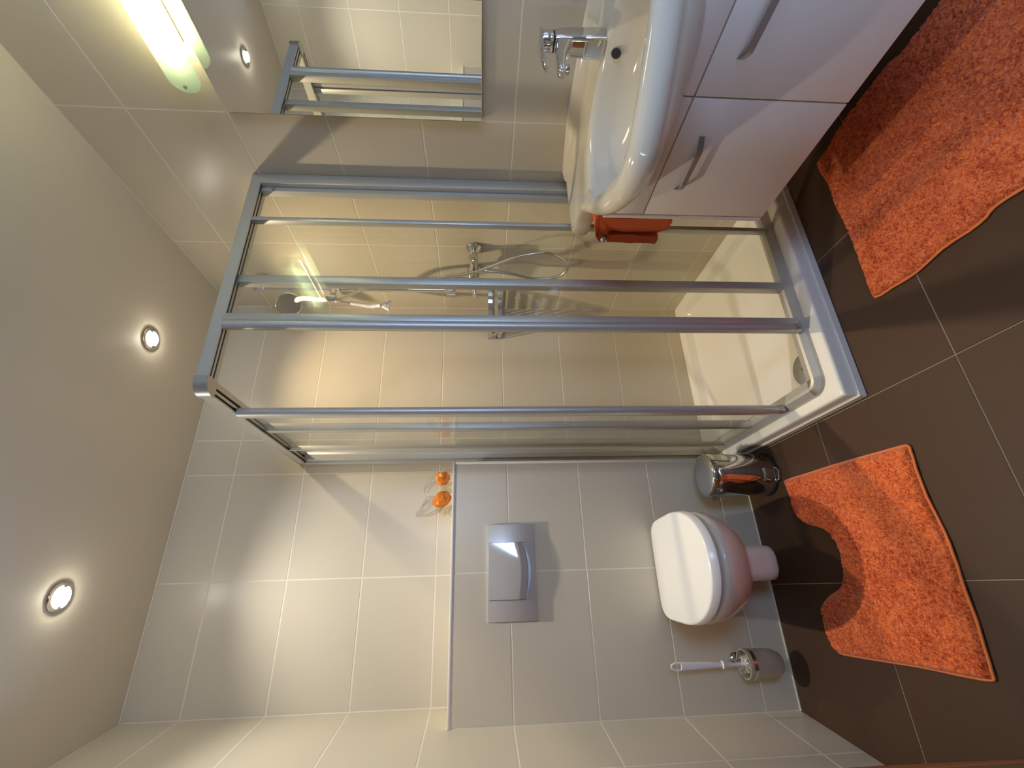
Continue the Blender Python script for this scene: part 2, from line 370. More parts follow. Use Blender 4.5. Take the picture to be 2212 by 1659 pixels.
bm = new(); bx(bm, SX0+0.0050, SX0+0.0132, -0.618, B-0.004, RZ0+0.0072, RZ0+0.0079); bx(bm, SX0+0.0222, SX0+0.0306, -0.618, B-0.004, RZ0+0.0072, RZ0+0.0079)
obj('channel', bm, M_ALUD, tr_s)
def corner_poly(x0, y0, x1, y1, rad, k=10):
    # L-less quarter block: outer rounded corner at (x0,y0)
    pts = [(x0+rad-rad*math.cos(PI/2*i/k), y0+rad-rad*math.sin(PI/2*i/k)) for i in range(k+1)]
    return pts+[(x1, y0), (x1, y1), (x0, y1)]
bm = new(); prism(bm, corner_poly(SX0-0.003, FY0-0.003, 1.014, -0.616, 0.040), RZ0-0.002, RZ1+0.002, 'z'); obj('corner_cap', bm, M_HAND, se, 30)
# bottom rails
bm = new(); prism(bm, [(FY0-0.006, TZ), (FY0-0.004, TZ+0.010), (FY0+0.012, TZ+0.024), (FY0+0.022, TZ+0.026), (FY1, TZ+0.020), (FY1, TZ)], 1.012, R-0.046, 'x'); obj('bottom_rail', bm, M_ALU, se, 20)
bm = new(); prism(bm, [(SX0-0.006, TZ), (SX0-0.004, TZ+0.010), (SX0+0.012, TZ+0.024), (SX0+0.022, TZ+0.026), (SX1, TZ+0.020), (SX1, TZ)], -0.618, B-0.040, 'y'); obj('bottom_rail', bm, M_ALU, se, 20)
bm = new()
prof = [(0.0, 0), (0.002, 0.010), (0.018, 0.024), (0.028, 0.026), (0.048, 0.020), (0.052, 0.0)]   # (inset, height)
rings = []
for k in range(13):
    a = PI+PI/2*k/12; c = (SX0-0.006+0.054, FY0-0.006+0.054)
    rings.append([Vector((c[0]+(0.054-i)*math.cos(a), c[1]+(0.054-i)*math.sin(a), TZ+h)) for i, h in prof])
loft(bm, rings); obj('corner_joint', bm, M_HAND, se, 25)
# wall profiles
o = boxo('wall_profile', M_ALU, se, R-0.046, R-0.002, -0.670, -0.615, TZ, RZ0, bev=0.002)
bm = new(); bx(bm, R-0.064, R-0.047, -0.650, -0.625, TZ+0.02, RZ0); obj('glazing_strip', bm, M_ALU, o)
o = boxo('wall_profile', M_ALU, se, 0.962, 1.016, B-0.036, B-0.002, TZ, RZ0, bev=0.002)
bm = new(); bx(bm, 0.976, 1.0, B-0.052, B-0.037, TZ+0.02, RZ0); obj('glazing_strip', bm, M_ALU, o)
bm = new()
lathe(bm, [(0.006, 0), (0.006, 0.002)], (R-0.055, -0.6515, 1.88), 12, (0, -1, 0)); obj('screw', bm, M_HAND, o)
PZ0, PZ1 = TZ+0.012, RZ0+0.004
def handle_poly(cx, cy, r, n=14): return [(cx+r*math.cos(2*PI*k/n), cy+r*math.sin(2*PI*k/n)) for k in range(n)]
# front: fixed pane behind, sliding door in front
fp = boxo('fixed_pane', M_GLASS, se, 1.372, R-0.058, -0.635, -0.630, PZ0, PZ1)
boxo('stile', M_ALU, fp, 1.352, 1.381, -0.651, -0.622, TZ+0.022, PZ1, bev=0.002)
sd = boxo('sliding_door', M_GLASS, se, 1.215, 1.616, -0.6535, -0.6490, PZ0, PZ1)
boxo('stile', M_ALU, sd, 1.602, 1.618, -0.662, -0.640, TZ+0.022, PZ1, bev=0.0015)
boxo('stile', M_ALU, sd, 1.200, 1.224, -0.668, -0.638, TZ+0.024, PZ1, bev=0.002)
bm = new(); prism(bm, handle_poly(1.186, -0.660, 0.0165), TZ+0.034, RZ0-0.002); obj('handle_bar', bm, M_ALU, sd, 40)
bm = new(); prism(bm, handle_poly(1.186, -0.660, 0.0175), TZ+0.026, TZ+0.046); obj('roller_cap', bm, M_HAND, sd, 40)
# side: fixed pane, sliding door
fp = boxo('fixed_pane', M_GLASS, se, 0.993, 0.998, -0.266, B-0.045, PZ0, PZ1)
boxo('stile', M_ALU, fp, 0.975, 1.004, -0.279, -0.252, TZ+0.022, PZ1, bev=0.002)
sd = boxo('sliding_door', M_GLASS, se, 0.975, 0.980, -0.452, -0.040, PZ0, PZ1)
boxo('stile', M_ALU, sd, 0.970, 0.988, -0.049, -0.034, TZ+0.022, PZ1, bev=0.0015)
boxo('stile', M_ALU, sd, 0.964, 0.992, -0.462, -0.438, TZ+0.024, PZ1, bev=0.002)
bm = new(); prism(bm, handle_poly(0.972, -0.474, 0.0155), TZ+0.034, RZ0-0.002); obj('handle_bar', bm, M_ALU, sd, 40)
bm = new(); prism(bm, handle_poly(0.972, -0.474, 0.0165), TZ+0.026, TZ+0.046); obj('roller_cap', bm, M_HAND, sd, 40)

# shower mixer on the right wall
mz = 1.172
mx = thing('shower_mixer', 'chrome single-lever shower mixer on the tiled right wall inside the shower', 'shower tap', (R, -0.225, mz))
for yy in (-0.30, -0.15):
    bm = new(); lathe(bm, [(0.034, 0.0), (0.035, 0.006), (0.030, 0.014), (0.017, 0.030), (0.015, 0.034), (0.015, 0.052)], (R, yy, mz), 28, (-1, 0, 0)); obj('rosette', bm, M_CHR, mx, 40)
bm = new(); lathe(bm, [(0.012, 0), (0.021, 0.004), (0.022, 0.03), (0.019, 0.06), (0.025, 0.085), (0.025, 0.13), (0.021, 0.150), (0.021, 0.178), (0.012, 0.184)], (R-0.062, -0.317, mz), 28, (0, 1, 0)); obj('body', bm, M_CHR, mx, 40)
bm = new(); lathe(bm, [(0.024, 0), (0.026, 0.02), (0.026, 0.05), (0.020, 0.062), (0.006, 0.066)], (R-0.070, -0.22, mz), 28, (-1, 0, 0)); obj('cartridge_dome', bm, M_CHR, mx, 40)
bm = new(); loft(bm, [[Vector((x, -0.22+w*math.cos(a), z+h*math.sin(a))) for a in [2*PI*k/16 for k in range(16)]] for x, w, h, z in
    ((R-0.118, 0.016, 0.014, mz+0.004), (R-0.14, 0.019, 0.013, mz+0.003), (R-0.175, 0.019, 0.012, mz-0.001), (R-0.200, 0.016, 0.009, mz-0.006), (R-0.208, 0.008, 0.004, mz-0.008))])
obj('lever', bm, M_CHR, mx, 50)
bm = new(); lathe(bm, [(0.010, 0), (0.010, 0.018), (0.012, 0.02), (0.012, 0.040)], (R-0.066, -0.222, mz-0.018), 20, (0, 0, -1)); obj('hose_outlet', bm, M_CHR, mx, 40)

# slide rail
by, bxx = -0.086, R-0.075
sr_ = thing('slide_rail', 'slim chrome vertical slide rail on the right shower wall beside the mixer', 'shower rail', (bxx, by, 1.25))
bm = new(); tube(bm, [(bxx, by, 1.262), (bxx, by, 2.185)], 0.0105, 16); obj('bar', bm, M_CHR, sr_, 40)
for z in (1.285, 2.165):
    bm = new(); bx(bm, bxx-0.012, R-0.001, by-0.012, by+0.012, z-0.026, z+0.026, bev=0.004); obj('bracket', bm, M_CHR, sr_, 40)
bm = new(); tube(bm, [(bxx-0.026, by, 1.262), (bxx-0.026, by, 1.30)], 0.006, 10); obj('end_cap', bm, M_CHR, sr_, 40)
bm = new(); bx(bm, bxx-0.020, bxx+0.018, by-0.020, by+0.018, 1.795, 1.848, bev=0.006); tube(bm, [(bxx-0.015, by-0.01, 1.822), (bxx-0.055, by-0.03, 1.818)], 0.013, 14)
sl = obj('slider', bm, M_CHR, sr_, 40)
bm = new(); lathe(bm, [(0.017, -0.020), (0.019, 0.0), (0.018, 0.022)], (bxx-0.072, by-0.026, 1.820), 20, (0.2, 0.15, 1)); obj('holder_cone', bm, M_CHR, sl, 40)

# hand shower
hs = thing('hand_shower', 'round hand shower with grey spray face held at the top of the slide rail', 'shower head', (bxx-0.072, by-0.026, 1.80))
hp0 = Vector((bxx-0.078, by-0.030, 1.800)); hp1 = Vector((1.675, -0.098, 1.955)); hc = Vector((1.652, -0.082, 2.022))
bm = new(); tube(bm, catmull([hp0, hp0.lerp(hp1, .5)+Vector((-.004, 0, 0)), hp1, hc+Vector((0.022, 0.012, -0.012))], 6), [0.010]*4+[0.0115]*6+[0.012]*5+[0.013]*4, 14); obj('handle', bm, M_BRUSH, hs, 40)
hn = Vector((-0.62, -0.66, -0.42)).normalized()
bm = new(); lathe(bm, [(0.010, -0.034), (0.030, -0.028), (0.048, -0.014), (0.055, -0.002), (0.0555, 0.004), (0.052, 0.007), (0.049, 0.006)], hc, 36, hn, cap1=False); hd = obj('head', bm, M_CHR, hs, 40)
bm = new(); lathe(bm, [(0.0495, 0.004), (0.0495, 0.0065), (0.002, 0.0075)], hc, 36, hn); obj('spray_face', bm, M_HEADF, hd, 40)

# hose
bm = new()
hpts = catmull([(R-0.066, -0.222, mz-0.056), (R-0.070, -0.215, 1.02), (R-0.078, -0.19, 0.90), (R-0.080, -0.20, 0.80), (R-0.080, -0.252, 0.755), (R-0.085, -0.305, 0.765),
                (R-0.090, -0.352, 0.80), (R-0.095, -0.385, 0.866), (R-0.10, -0.365, 0.98), (R-0.105, -0.305, 1.097), (R-0.110, -0.270, 1.168), (R-0.112, -0.238, 1.292),
                (R-0.112, -0.205, 1.45), (R-0.118, -0.175, 1.62), (bxx-0.072, by-0.028, 1.775), (bxx-0.076, by-0.030, 1.802)], 10)
tube(bm, hpts, 0.0072, 12); tag(obj('shower_hose', bm, M_HOSE, None, 50), 'silver metal shower hose looping down from the mixer to the hand shower', 'hose')

# squeegee hanging from the slider
sq = thing('squeegee', 'small white squeegee hanging head down below the slide rail holder', 'squeegee', (bxx-0.060, by+0.02, 1.77))
bm = new(); tube(bm, catmull([(bxx-0.055, by+0.004, 1.812), (bxx-0.058, by+0.018, 1.79), (bxx-0.060, by+0.030, 1.745)], 6), 0.003, 8); obj('hook', bm, M_CHR, sq, 40)
bm = new(); tube(bm, catmull([(bxx-0.060, by+0.026, 1.752), (bxx-0.062, by+0.038, 1.70), (bxx-0.064, by+0.046, 1.655), (bxx-0.066, by+0.036, 1.615)], 6), [0.009]*8+[0.0105]*7+[0.008]*4, 12); obj('handle', bm, M_BRUSH, sq, 40)
bm = new(); loft(bm, [[(bxx-0.066-w, by+0.036-0.6*w, 1.612-h), (bxx-0.060+w, by+0.030-0.6*w+1.2*w, 1.612-h), (bxx-0.052+w, by+0.044+0.6*w, 1.612-h), (bxx-0.068-w, by+0.046-0.6*w, 1.612-h)] for w, h in ((0.0, 0.0), (0.02, 0.022), (0.034, 0.04))])
obj('blade_head', bm, M_BRUSH, sq)

# corner basket
cb = thing('shower_basket', 'small chrome corner basket with slatted base in the shower corner', 'shower basket', (R, B, 1.035))
def arc(r, z, n=22, x0=0.02):
    cx, cy = R-0.004, B-0.004
    return [(cx-r*math.sin(PI/2*k/n), cy-r*math.cos(PI/2*k/n), z) for k in range(n+1)]
def band(r, z0, z1, t=0.0025):
    bm = new(); a = arc(r, 0); b_ = arc(r-t, 0); vr = []
    rings = [[Vector((p[0], p[1], z0)), Vector((p[0], p[1], z1)), Vector((q[0], q[1], z1)), Vector((q[0], q[1], z0))] for p, q in zip(a, b_)]
    return loft(bm, rings)
obj('front_band', band(0.185, 1.082, 1.103), M_CHR, cb, 30)
obj('front_band', band(0.185, 1.033, 1.054), M_CHR, cb, 30)
for e in (0, 1):
    bm = new()
    if e: bx(bm, R-0.006, R-0.002, B-0.190, B-0.16, 1.033, 1.103)
    else: bx(bm, R-0.190, R-0.16, B-0.006, B-0.002, 1.033, 1.103)
    obj('end_plate', bm, M_CHR, cb)
for e in (0, 1):
    bm = new()
    for z in (1.0365, 1.093):
        if e: tube(bm, [(R-0.006, B-0.165, z), (R-0.006, B-0.004, z)], 0.0025, 8)
        else: tube(bm, [(R-0.165, B-0.006, z), (R-0.004, B-0.006, z)], 0.0025, 8)
    obj('wall_rod', bm, M_CHR, cb, 40)
for k in range(9):
    a = 0.018*(k+1); ln_ = math.sqrt(max(0, 0.183**2-a*a))
    bm = new(); bx(bm, R-a-0.0055, R-a+0.0055, B-ln_, B-0.005, 1.034, 1.037); obj('base_slat', bm, M_CHR, cb)

# ================================================================== TOILET WALL
# flush plate
fpx0, fpx1, fz0, fz1 = 0.3185, 0.6645, 0.931, 1.118
fpl = thing('flush_plate', 'rectangular silver-grey flush plate with one wide curved button above the toilet', 'flush plate', ((fpx0+fpx1)/2, 0, (fz0+fz1)/2))
boxo('plate', M_PLATE, fpl, fpx0, fpx1, -0.011, -0.0005, fz0, fz1, bev=0.0015)
bx0, bx1, bzt, bzb, sag = 0.392, 0.595, 1.112, 0.976, 0.013
def btn_outline(g, n=24): 
    lo_ = [(bx0-g+(bx1-bx0+2*g)*k/n, bzb-g-sag*math.sin(PI*k/n)) for k in range(n+1)]
    return lo_+[(bx1+g, bzt), (bx0-g, bzt)]
bm = new(); prism(bm, btn_outline(0.0016), -0.0114, -0.0106, 'y'); obj('button_gap', bm, M_DARK, fpl)
bm = new(); prism(bm, [(bx0+0.002+(bx1-bx0-0.004)*k/24, bzb-0.002-(sag+0.0005)*math.sin(PI*k/24)) for k in range(25)]+[(bx1-0.002-(bx1-bx0-0.004)*k/24, bzb-0.002-(sag+0.012)*math.sin(PI*k/24)) for k in range(1, 24)], -0.0117, -0.0108, 'y'); obj('finger_recess', bm, M_HAND, fpl)
bm = new(); nx, nz = 24, 20; grid = []
for j in range(nz+1):
    v = j/nz; row = []
    for i in range(nx+1):
        u = i/nx; x = bx0+(bx1-bx0)*u; zl = bzb-sag*math.sin(PI*u)
        z = bzt+(zl-bzt)*v
        yb = -0.0125-0.010*math.sin(PI*min(1, v*0.62+0.0))-0.004*math.sin(PI*u)*v
        if v > 0.85: yb += (v-0.85)/0.15*0.008
        row.append(bm.verts.new((x, yb, z)))
    grid.append(row)
for j in range(nz):
    for i in range(nx): bm.faces.new((grid[j][i], grid[j+1][i], grid[j+1][i+1], grid[j][i+1]))
r0 = bmesh.ops.extrude_face_region(bm, geom=bm.faces[:])
for v in [e for e in r0['geom'] if isinstance(e, bmesh.types.BMVert)]: v.co.y = -0.011
bmesh.ops.recalc_face_normals(bm, faces=bm.faces)
obj('flush_button', bm, M_BTN, fpl, 30)

# toilet
tx = 0.484
wc = thing('toilet', 'white wall-hung toilet with closed lid below the flush plate', 'toilet', (tx, 0, 0))
def egg(w, yb, yf, z, n=96, eb=7.0, ef=2.15, wb=None, frac=0.45):
    yc = yb-(yb-yf)*frac; out = []
    for k in range(n):
        t = 2*PI*k/n; c, s = math.cos(t), math.sin(t)
        if s > 0:   # back
            q = (wb or w)/w; x = w*sgn(c)*abs(c)**(2/eb); y = (yb-yc)*abs(s)**(2/eb); x *= 1-(1-q)*(y/(yb-yc))**1.15
            out.append(Vector((tx+x, yc+y, z)))
        else:
            out.append(Vector((tx+w*sgn(c)*abs(c)**(2/ef), yc-(yc-yf)*abs(s)**(2/ef), z)))
    return out
bm = new()
loft(bm, [egg(0.085, -0.001, -0.205, 0.205, frac=.5), egg(0.105, -0.001, -0.27, 0.222, frac=.5), egg(0.135, -0.001, -0.335, 0.252), egg(0.158, -0.001, -0.392, 0.292, wb=.13), egg(0.172, -0.001, -0.432, 0.335, wb=.15),
          egg(0.180, -0.001, -0.462, 0.375, wb=.165), egg(0.182, -0.001, -0.472, 0.400, wb=.17), egg(0.180, -0.003, -0.470, 0.410, wb=.168), egg(0.172, -0.006, -0.462, 0.414, wb=.16)])
obj('bowl', bm, M_CER, wc, 60)
bm = new(); loft(bm, [rrect(0.428, 0.548, -0.240, -0.001, [0.008, 0.008, 0.04, 0.04], z) for z in (0.240, 0.13)]+[rrect(0.430, 0.546, -0.238, -0.001, [0.008, 0.008, 0.04, 0.04], 0.104), rrect(0.440, 0.536, -0.225, -0.001, [0.008, 0.008, 0.035, 0.035], 0.090), rrect(0.455, 0.52, -0.20, -0.002, [0.008, 0.008, 0.03, 0.03], 0.086)])
obj('trap_cover', bm, M_CER, wc, 50)
bm = new(); loft(bm, [egg(0.146, -0.030, -0.434, 0.412, wb=.130), egg(0.148, -0.030, -0.436, 0.428, wb=.132), egg(0.145, -0.03, -0.432, 0.431, wb=.130)])
obj('seat', bm, M_LID, wc, 50)
bm = new(); loft(bm, [egg(0.168, -0.020, -0.458, 0.4285, wb=.155), egg(0.181, -0.012, -0.476, 0.430, wb=.170), egg(0.1835, -0.010, -0.479, 0.4335, wb=.172), egg(0.1815, -0.010, -0.474, 0.455, wb=.170), egg(0.179, -0.012, -0.471, 0.4585, wb=.168), egg(0.174, -0.016, -0.465, 0.4600, wb=.163), egg(0.08, -0.1, -0.33, 0.4612, wb=.07)])
obj('lid', bm, M_LID, wc, 40)
for s in (-1, 1):
    bm = new(); tube(bm, [(tx+s*0.075-0.02, -0.018, 0.428), (tx+s*0.075+0.02, -0.018, 0.428)], 0.010, 14); obj('hinge', bm, M_LID, wc, 40)

# pedal bin
bc = Vector((0.818, -0.148, 0)); br = 0.083
bn = thing('pedal_bin', 'small polished steel pedal bin between toilet and shower', 'waste bin', bc)
bm = new(); lathe(bm, [(br-0.002, 0), (br+0.001, 0.002), (br+0.001, 0.010), (br-0.001, 0.012)], bc, 56); obj('base_ring', bm, M_RUB, bn, 40)
bm = new(); lathe(bm, [(br-0.003, 0.010), (br-0.001, 0.013), (br-0.001, 0.226)], bc, 72, cap1=False); obj('body', bm, M_STEEL, bn, 50)
bm = new(); lathe(bm, [(br-0.006, 0.222), (br+0.0005, 0.224), (br+0.0005, 0.252), (br-0.002, 0.256), (br-0.008, 0.2585)], bc, 72, cap1=False); ldd = obj('lid', bm, M_STEEL, bn, 50)
bm = new(); lathe(bm, [(br-0.0065, 0.2575), (br-0.010, 0.2592), (0.03, 0.2605), (0.002, 0.261)], bc, 64); obj('lid_top', bm, M_SATIN, ldd, 50)
# plastic bag edge showing under the lid
bm = new(); n = 96; rings = []
for (dr_, h) in ((0.001, 0.234), (0.008, 0.230), (0.012, 0.222), (0.008, 0.212), (0.002, 0.206)):
    rings.append([Vector((bc.x+(br+dr_*(1+0.45*math.sin(7*a)+0.3*math.sin(17*a+1)))*math.cos(a), bc.y+(br+dr_*(1+0.45*math.sin(7*a)+0.3*math.sin(17*a+1)))*math.sin(a), h+0.003*math.sin(3*a)+0.002*math.sin(11*a))) for a in [2*PI*k/n for k in range(n)]])
loft(bm, rings, cap0=False, cap1=False); obj('bag_edge', bm, M_BAG, bn, 60)
pd = Vector((-0.22, -0.975, 0)).normalized(); pt = Vector((-pd.y, pd.x, 0))
def pp(a, b_, z): v = bc+pd*a+pt*b_; return (v.x, v.y, z)
bm = new(); tube(bm, [pp(br-0.01, -0.026, 0.018), pp(br+0.003, -0.026, 0.014), pp(br+0.014, -0.017, 0.010), pp(br+0.014, 0.017, 0.010), pp(br+0.003, 0.026, 0.014), pp(br-0.01, 0.026, 0.018)], 0.0028, 8)
pdl = obj('pedal', bm, M_STEEL, bn, 40)
bm = new(); q = [pp(br-0.004, -0.030, 0), pp(br+0.0035, -0.022, 0), pp(br+0.0035, 0.022, 0), pp(br-0.004, 0.030, 0)]
loft(bm, [[Vector((p[0], p[1], z)) for p in q] for z in (0.004, 0.052)]); obj('pedal_plate', bm, M_STEEL, pdl)

# toilet brush
bcx, bcy = 0.161, -0.068
tb = thing('toilet_brush', 'white toilet brush standing in a frosted wall-mounted cup left of the toilet', 'toilet brush', (bcx, 0, 0.07))
bm = new()
lathe(bm, [(0.006, 0.071), (0.020, 0.073), (0.034, 0.082), (0.043, 0.100), (0.047, 0.130), (0.047, 0.172), (0.0475, 0.212), (0.044, 0.212), (0.043, 0.170), (0.043, 0.125), (0.037, 0.098), (0.01, 0.082)], (bcx, bcy, 0), 48); obj('cup', bm, M_FROST, tb, 50)
bm = new(); lathe(bm, [(0.0480, 0.186), (0.0505, 0.186), (0.0505, 0.199), (0.0480, 0.199)], (bcx, bcy, 0), 48, cap0=False, cap1=False); rg = obj('ring', bm, M_CHR, tb, 40)
bm = new(); lathe(bm, [(0.024, 0), (0.024, 0.006), (0.020, 0.010), (0.010, 0.012), (0.010, 0.024)], (bcx+0.006, -0.0005, 0.206), 28, (0, -1, 0)); obj('wall_rosette', bm, M_CHR, tb, 40)
bm = new(); tube(bm, catmull([(bcx, bcy, 0.140), (bcx, bcy, 0.215), (bcx+0.001, bcy, 0.29)], 4), 0.006, 12); hdl = obj('stem', bm, M_BRUSH, tb, 40)
bm = new()
rings = [[Vector((bcx+0.002+dx*0+w*sgn(math.cos(a))*abs(math.cos(a))**0.8, bcy-0.002+0.006*math.sin(a), z)) for a in [2*PI*k/20 for k in range(20)]] for dx, w, z in ((0, 0.006, 0.288), (0, 0.009, 0.296), (0, 0.0105, 0.34), (0, 0.0125, 0.40), (0, 0.0135, 0.44), (0, 0.0135, 0.441))]
loft(bm, rings); obj('grip', bm, M_BRUSH, tb, 40)
bm = new(); hz = 0.440; tube(bm, [(bcx+0.002-0.0105, bcy-0.002, hz), (bcx+0.002-0.0105, bcy-0.002, hz+0.022), (bcx+0.002-0.004, bcy-0.002, hz+0.036), (bcx+0.002+0.004, bcy-0.002, hz+0.036), (bcx+0.002+0.0105, bcy-0.002, hz+0.022), (bcx+0.002+0.0105, bcy-0.002, hz)], 0.0032, 8); obj('hanging_loop', bm, M_BRUSH, tb, 40)
bm = new(); lathe(bm, [(0.008, 0), (0.013, 0.001), (0.013, 0.005), (0.008, 0.007)], (bcx+0.001, bcy-0.001, 0.286), 20); obj('collar', bm, M_BRUSH, tb, 40)
bm = new()
for k in range(420):
    a = random.uniform(0, 2*PI); z = random.uniform(0.10, 0.208); d = Vector((math.cos(a), math.sin(a), random.uniform(-0.1, 0.5))).normalized()
    p = Vector((bcx, bcy, z)); q = p+d*random.uniform(0.022, 0.032); s = Vector((-d.y, d.x, 0)).normalized()*0.0009
    v = [bm.verts.new(x) for x in (p-s, p+s, q+s, q-s)]; bm.faces.new(v)
obj('bristles', bm, M_BRIS, tb, kind='stuff')

# ornaments on the ledge
def ornament(label, cx, cy, blob, ribs):
    t = thing('glass_ornament', label, 'ornament', (cx, cy, ZB))
    bm = new(); bmesh.ops.create_icosphere(bm, subdivisions=4, radius=1)
    for v in bm.verts:
        n = v.co.normalized(); k = 1+0.10*mnoise.noise(n*2.3+Vector((cx*9, 0, 0)))+0.05*math.sin(5*math.atan2(n.y, n.x))
        if n.z > 0.75: k += (n.z-0.75)*0.9
        v.co = Vector((n.x*blob[0]*k, n.y*blob[1]*k, n.z*blob[2]*k))
    bmesh.ops.rotate(bm, verts=bm.verts, cent=(0, 0, 0), matrix=Matrix.Rotation(blob[4], 3, 'Y'))
    bmesh.ops.translate(bm, verts=bm.verts, vec=(cx, cy, ZB+blob[3])); obj('orange_core', bm, M_ORG, t, 60)
    for P, r0_, r1_ in ribs:
        pts = catmull([(cx+p[0], cy+p[1], ZB+p[2]) for p in P], 8); m_ = len(pts)
        bm = new(); rr = [1.35*r0_+1.3*(r1_-r0_)*math.sin(PI*min(1, (i/(m_-1))*1.0))+0.0008 for i in range(m_)]
        tube(bm, pts, rr, 10)
        obj('clear_ribbon', bm, M_CLR, t, 60)
    return t
ornament('clear glass ornament with an orange core on the ledge, nearer the shower', 0.868, 0.055, (0.030, 0.026, 0.028, 0.045, 0.5),
         [([(0.01, 0, 0.0), (0.020, 0, 0.055), (0.0, 0.0, 0.095), (-0.040, 0, 0.118), (-0.062, 0, 0.120)], 0.001, 0.005),
          ([(0.0, 0.005, 0.055), (-0.025, 0.005, 0.092), (-0.06, 0, 0.108)], 0.001, 0.005),
          ([(-0.02, -0.01, 0.0), (-0.034, -0.01, 0.03), (-0.050, -0.01, 0.045)], 0.002, 0.006),
          ([(0.02, -0.01, 0.0), (0.03, -0.01, 0.02), (0.02, 0, 0.05)], 0.002, 0.006)])
ornament('clear glass ornament with orange core and long glass leaf, nearer the flush plate', 0.782, 0.055, (0.031, 0.026, 0.037, 0.045, -0.55),
         [([(0.0, 0, 0.06), (-0.020, 0, 0.095), (-0.048, 0, 0.130), (-0.066, 0, 0.152)], 0.002, 0.012),
          ([(0.012, 0, 0.07), (0.0, 0, 0.105), (-0.030, 0, 0.128)], 0.001, 0.006),
          ([(-0.025, 0, 0.03), (-0.045, 0, 0.055), (-0.062, 0, 0.092), (-0.070, 0, 0.150)], 0.001, 0.006),
          ([(-0.030, 0, 0.04), (-0.046, 0, 0.058), (-0.052, 0, 0.066)], 0.003, 0.008),
          ([(-0.03, -0.01, 0.0), (-0.05, -0.01, 0.022), (-0.068, -0.01, 0.034)], 0.003, 0.009),
          ([(-0.028, -0.012, 0.0), (-0.055, -0.012, 0.006), (-0.074, -0.01, 0.012)], 0.003, 0.009),
          ([(0.024, 0, 0.0), (0.034, 0, 0.02), (0.026, 0, 0.045)], 0.002, 0.007)])

# ================================================================== VANITY
YC = -1.235
CXF, CY0, CY1, CZ0, CZ1 = 1.44, -1.598, -0.872, 0.285, 0.775
vc = thing('vanity_cabinet', 'white wall-hung vanity cabinet with satin bar handles under the washbasin', 'cabinet', ((CXF+R)/2, YC, CZ0))
DVY = -1.247
for y0, y1 in ((CY0, CY0+0.017), (CY1-0.017, CY1)):
    boxo('side_panel', M_CAB, vc, CXF-0.001, R-0.001, y0, y1, CZ0-0.001, CZ1, bev=0.005, seg=3)
boxo('bottom_panel', M_CAB, vc, CXF+0.02, R-0.001, CY0+0.017, CY1-0.017, CZ0, CZ0+0.016)
boxo('back_panel', M_CAB, vc, R-0.012, R-0.001, CY0+0.017, CY1-0.017, CZ0+0.016, CZ0+0.33)
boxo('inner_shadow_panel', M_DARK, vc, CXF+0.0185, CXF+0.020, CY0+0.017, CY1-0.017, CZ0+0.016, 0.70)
GZ = 0.655
for y0, y1 in ((CY0+0.020, DVY-0.0018), (DVY+0.0018, CY1-0.0195)):
    d = boxo('door', M_CAB, vc, CXF, CXF+0.018, y0, y1, CZ0, GZ-0.0018, bev=0.0012)
    yc = (y0+y1)/2 + 0.0; hzz = 0.592
    hy0, hy1 = yc-0.082, yc+0.082
    bm = new(); n = 12; pts = []
    for k in range(n+1):
        t = k/n; y = hy0+(hy1-hy0)*t; s = min(t, 1-t)*6; x = CXF-0.024*min(1, s**0.7)
        pts.append((y, x))
    rings = []
    for y, x in pts:
        rings.append([Vector((x, y, hzz-0.0075)), Vector((x, y, hzz+0.0075)), Vector((x-0.003, y, hzz+0.006)), Vector((x-0.003, y, hzz-0.006))])
    loft(bm, rings); obj('handle', bm, M_HAND, d, 40)
    boxo('top_strip', M_CAB, vc, CXF, CXF+0.018, y0, y1, GZ+0.0018, 0.742, bev=0.0012)

# washbasin
NB = 224; YB = -1.205; bc0 = Vector((1.48, YB, 0)); RZ = 0.832
front = catmull([(1.60, 0.520), (1.552, 0.519), (1.524, 0.502), (1.513, 0.46), (1.514, 0.410), (1.492, 0.366), (1.446, 0.325), (1.380, 0.264), (1.318, 0.192), (1.262, 0.108), (1.236, 0.050), (1.229, 0.0)], 10)
half = [Vector((R-0.001, 0.0)), Vector((R-0.001, 0.25)), Vector((R-0.001, 0.500)), Vector((R-0.003, 0.513)), Vector((R-0.03, 0.518)), Vector((1.70, 0.520))]+[Vector((p[0], p[1])) for p in front]
allp = [Vector((p.x, YB+p.y)) for p in half]+[Vector((p.x, YB-p.y)) for p in reversed(half[1:-1])]
# resample the outline by angle around the bowl centre
def ray_r(th):
    c, s = math.cos(th), math.sin(th); best = None
    for i in range(len(allp)):
        a = allp[i]; b_ = allp[(i+1) % len(allp)]; ax_, ay_ = a.x-bc0.x, a.y-YB; dx, dy = b_.x-a.x, b_.y-a.y
        den = c*dy-s*dx
        if abs(den) < 1e-12: continue
        t = (ax_*dy-ay_*dx)/den; u = (c*ay_-s*ax_)/(-den)
        if t > 0 and -1e-6 <= u <= 1+1e-6: best = t if best is None else max(best, t)
    return best
TH = sorted([2*PI*k/NB for k in range(NB)]); OR = []
for th in TH:
    r_ = ray_r(th); OR.append(r_ if r_ else OR[-1])
def oring(inset, z): return [Vector((bc0.x+(r-inset)*math.cos(t), YB+(r-inset)*math.sin(t), z)) for t, r in zip(TH, OR)]
def ering(cx, a, b_, e, z):
    out = []
    for t in TH:   # point of the superellipse centred cx at the same angle about its own centre
        c, s = math.cos(t), math.sin(t); rr = (abs(c/a)**e+abs(s/b_)**e)**(-1/e)
        out.append(Vector((cx+rr*c, YB+rr*s, z)))
    return out
def mix(r0_, r1_, t, z): return [Vector((a.x*(1-t)+b_.x*t, a.y*(1-t)+b_.y*t, z)) for a, b_ in zip(r0_, r1_)]
def clampx(ring): return [Vector((min(v.x, R-0.002), v.y, v.z)) for v in ring]
